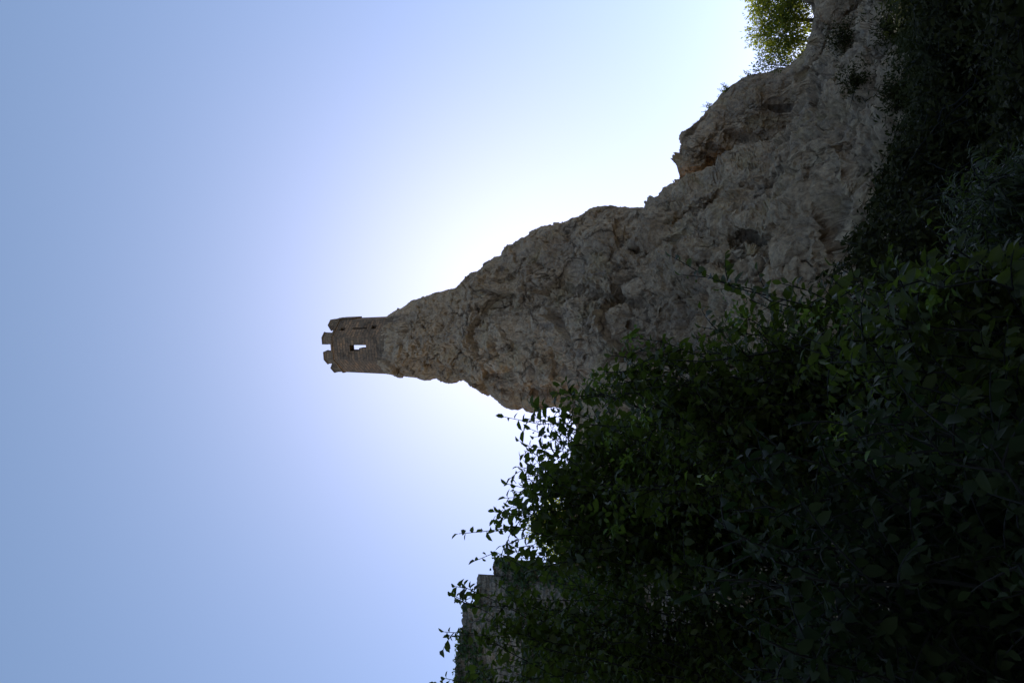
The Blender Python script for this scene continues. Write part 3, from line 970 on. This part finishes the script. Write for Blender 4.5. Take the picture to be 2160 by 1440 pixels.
# small plants rooted on the edge of the crag
for (px, py, h, nst, lab) in [(1510, 224, 30, 11, 'small bluish tuft on the crag edge, highest of the three beside the block'),
                              (1540, 190, 26, 11, 'small bluish tuft on the crag edge, middle one of three'),
                              (1585, 163, 24, 11, 'small bluish tuft on the crag edge next to the sapling'),
                              (1437, 330, 18, 4, 'thin wisp of a plant on the tip of the grey block')]:
    b0 = at(px + 6, py + 5, 49.3)
    th = thing('cliff_plant', lab, 'plant', tuple(b0), 'small plants along the crag edge')
    TB, LV = Tubes(), Leaves()
    for _ in range(nst):
        e = at(px - h * (.4 + .6 * rng.random()), py - rng.uniform(-16, 16), 49.3 + rng.uniform(-.4, .4))
        pts = bez(b0 + rng.normal(size=3) * .08, (b0 + e) / 2 + rng.normal(size=3) * .06, e, 7)
        TB.add(pts, .008, .004, 3)
        leafy(LV, pts, .055, .17, .085, .1, .15)
    TB.build('stems', M['twig'], th)
    LV.build('foliage', M['leaf'], th, simple=True)


# plants hanging on the rock face
def on_cliff(px, py):
    """nearest point of the rock face in the given direction"""
    allP = np.concatenate([cliffP.reshape(-1, 3), cragP.reshape(-1, 3)])
    v = allP - EYE
    dz = v @ FWD
    X_ = 1080 - (v @ UP) / dz * F
    Y_ = 720 - (v @ RT) / dz * F
    e = (X_ - px) ** 2 + (Y_ - py) ** 2
    near = np.where(e < e.min() + 9)[0]
    return allP[near[np.argmin(dz[near])]]


for (px, py, rpx, n_, lab) in [(1775, 80, 50, 800, 'dark clump of grass hanging on the crag below the sunlit tree'),
                               (1805, 175, 42, 650, 'dark bush clinging in a hollow of the cliff above the low shrubs'),
                               (1900, 200, 46, 900, 'dark bush on the lower cliff above the low shrubs'),
                               (1880, 60, 46, 900, 'dark bush on the lower cliff below the hanging clump'),
                               (1835, 520, 44, 900, 'dark bush on the lower cliff beside the leaning shoots'),
                               (1880, 420, 44, 900, 'dark bush on the lower cliff under the grey hollow')]:
    c = on_cliff(px, py)
    r = rpx / F * np.linalg.norm(c - EYE)
    th = thing('cliff_bush', lab, 'bush', tuple(c), 'dark bushes clinging to the cliff')
    TB, LV = Tubes(), Leaves()
    for _ in range(9):
        e = c + np.array([rng.normal() * .5, -.5 - .4 * rng.random(), rng.normal() * .45]) * r
        TB.add(bez(c + np.array([0, .25, 0]), (c + e) / 2 + rng.normal(size=3) * .1 * r, e, 6), .02, .006, 4)
    u = unit(rng.normal(size=(n_, 3))) * (rng.random((n_, 1)) ** .5) * r * np.array([1.0, .55, 1.0])
    u *= (0.8 + .9 * perlin(u / r * 2.6 + px)[:, None])
    LV.add(c + np.array([0, -.25 * r, 0]) + u, rng.normal(size=(n_, 3)) + np.array([0, -.3, -.5]), np.array([[0, -.3, 1.]]) + rng.normal(size=(n_, 3)) * .5, .10 + .12 * rng.random(n_), .03 + .04 * rng.random(n_))
    TB.build('stems', M['twig'], th)
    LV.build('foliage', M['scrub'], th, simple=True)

# ivy on the ruined wall
LV = Leaves()
TB = Tubes()
fr = front.reshape(nv_, -1, 3)
msk = fbm(fr.reshape(-1, 3) * np.array([.55, 1, .45]) + 9, 4)
cand = np.where(msk > -.12)[0]
cand = cand[fr.reshape(-1, 3)[cand, 2] > 4]
sel = rng.choice(cand, 15000)
P0 = fr.reshape(-1, 3)[sel]
n_ = len(sel)
dv = rng.normal(size=(n_, 3)) * .6 + np.array([0, -.25, -.8])
LV.add(P0 + np.array([0, -.04, 0]) - np.abs(rng.normal(size=(n_, 1))) * np.array([[0, .10, 0]]), dv, np.array([[0, -1., .5]]) + rng.normal(size=(n_, 3)) * .4, .09 + .07 * rng.random(n_), .07 + .06 * rng.random(n_))
iv = thing('ivy', 'green ivy creeping over the face of the ruined wall', 'ivy', (float(fr[0, 40, 0]), WY, 0.0))
for j in range(10, 290, 20):
    pts = fr[::6, j].copy(); pts[:, 1] -= .05
    pts[:, 0] += .35 * fbm(pts * np.array([0, 0, .35]) + j, 3)
    TB.add(pts[: rng.integers(22, 34)], .03, .01, 4)
TB.build('stems', M['bark'], iv)
LV.build('foliage', M['ivy'], iv, simple=True)

# ---- unseen trees, added behind and beside the camera to shade shrubs and cliff
LV = Leaves(); TB = Tubes()
spots = []
for (x, y, h, r) in [(-4.5, -3.0, 7.0, 3.2), (0.5, -4.2, 8.0, 3.4), (5.0, -3.0, 7.0, 3.2), (-7.5, 1.0, 6.5, 3.0), (8.0, 0.5, 6.5, 3.0), (2.5, -2.6, 4.6, 1.9), (-2.4, -2.4, 4.4, 1.9), (0.2, -2.9, 5.6, 2.2), (8.6, 4.5, 7.5, 3.1), (11.5, 9.0, 10.0, 3.6), (14.5, 14, 11, 3.8), (16, 20, 12, 3.8), (9.5, 1.0, 11, 3.5), (12, -5, 13, 4.2), (16, 3, 14, 4.4), (19, 11, 15, 4.6), (-8.2, 5.0, 6.5, 2.8), (-12, 10, 7.5, 3.2)]:
    spots.append((x, y, h, r))
for k in range(14):
    a = R(rng.uniform(182, 358)); dd_ = rng.uniform(9, 20)
    spots.append((dd_ * math.cos(a) * 1.3, dd_ * math.sin(a), 5 + dd_ * .62 + rng.uniform(-1, 2), rng.uniform(2.8, 4.4)))
for (x, y, h, r) in spots:
    n_ = int(130 * r * r)
    u = unit(rng.normal(size=(n_, 3)))
    rr = r * (0.55 + .5 * rng.random((n_, 1))) * (1 + .25 * perlin(u * 2.2 + x)[:, None])
    c = np.array([x, y, h])
    LV.add(c + u * rr * np.array([1, 1, 1.25]), u + rng.normal(size=(n_, 3)) * .6 - np.array([0, 0, .4]), np.array([[0, 0, 1.]]) + rng.normal(size=(n_, 3)) * .8, .28 + .2 * rng.random(n_), .16 + .12 * rng.random(n_))
    TB.add(bez(np.array([x, y, -.2]), np.array([x + .2, y, h * .5]), c, 8), .16, .05, 6)
wd_ = LV.build('added_shade_trees', M['scrub'], simple=True)
tag(wd_, 'dense dark trees added out of view to shade the shrubs and the cliff foot', 'wood', kind='stuff')
wt = TB.build('added_shade_trunks', M['bark'], wd_)
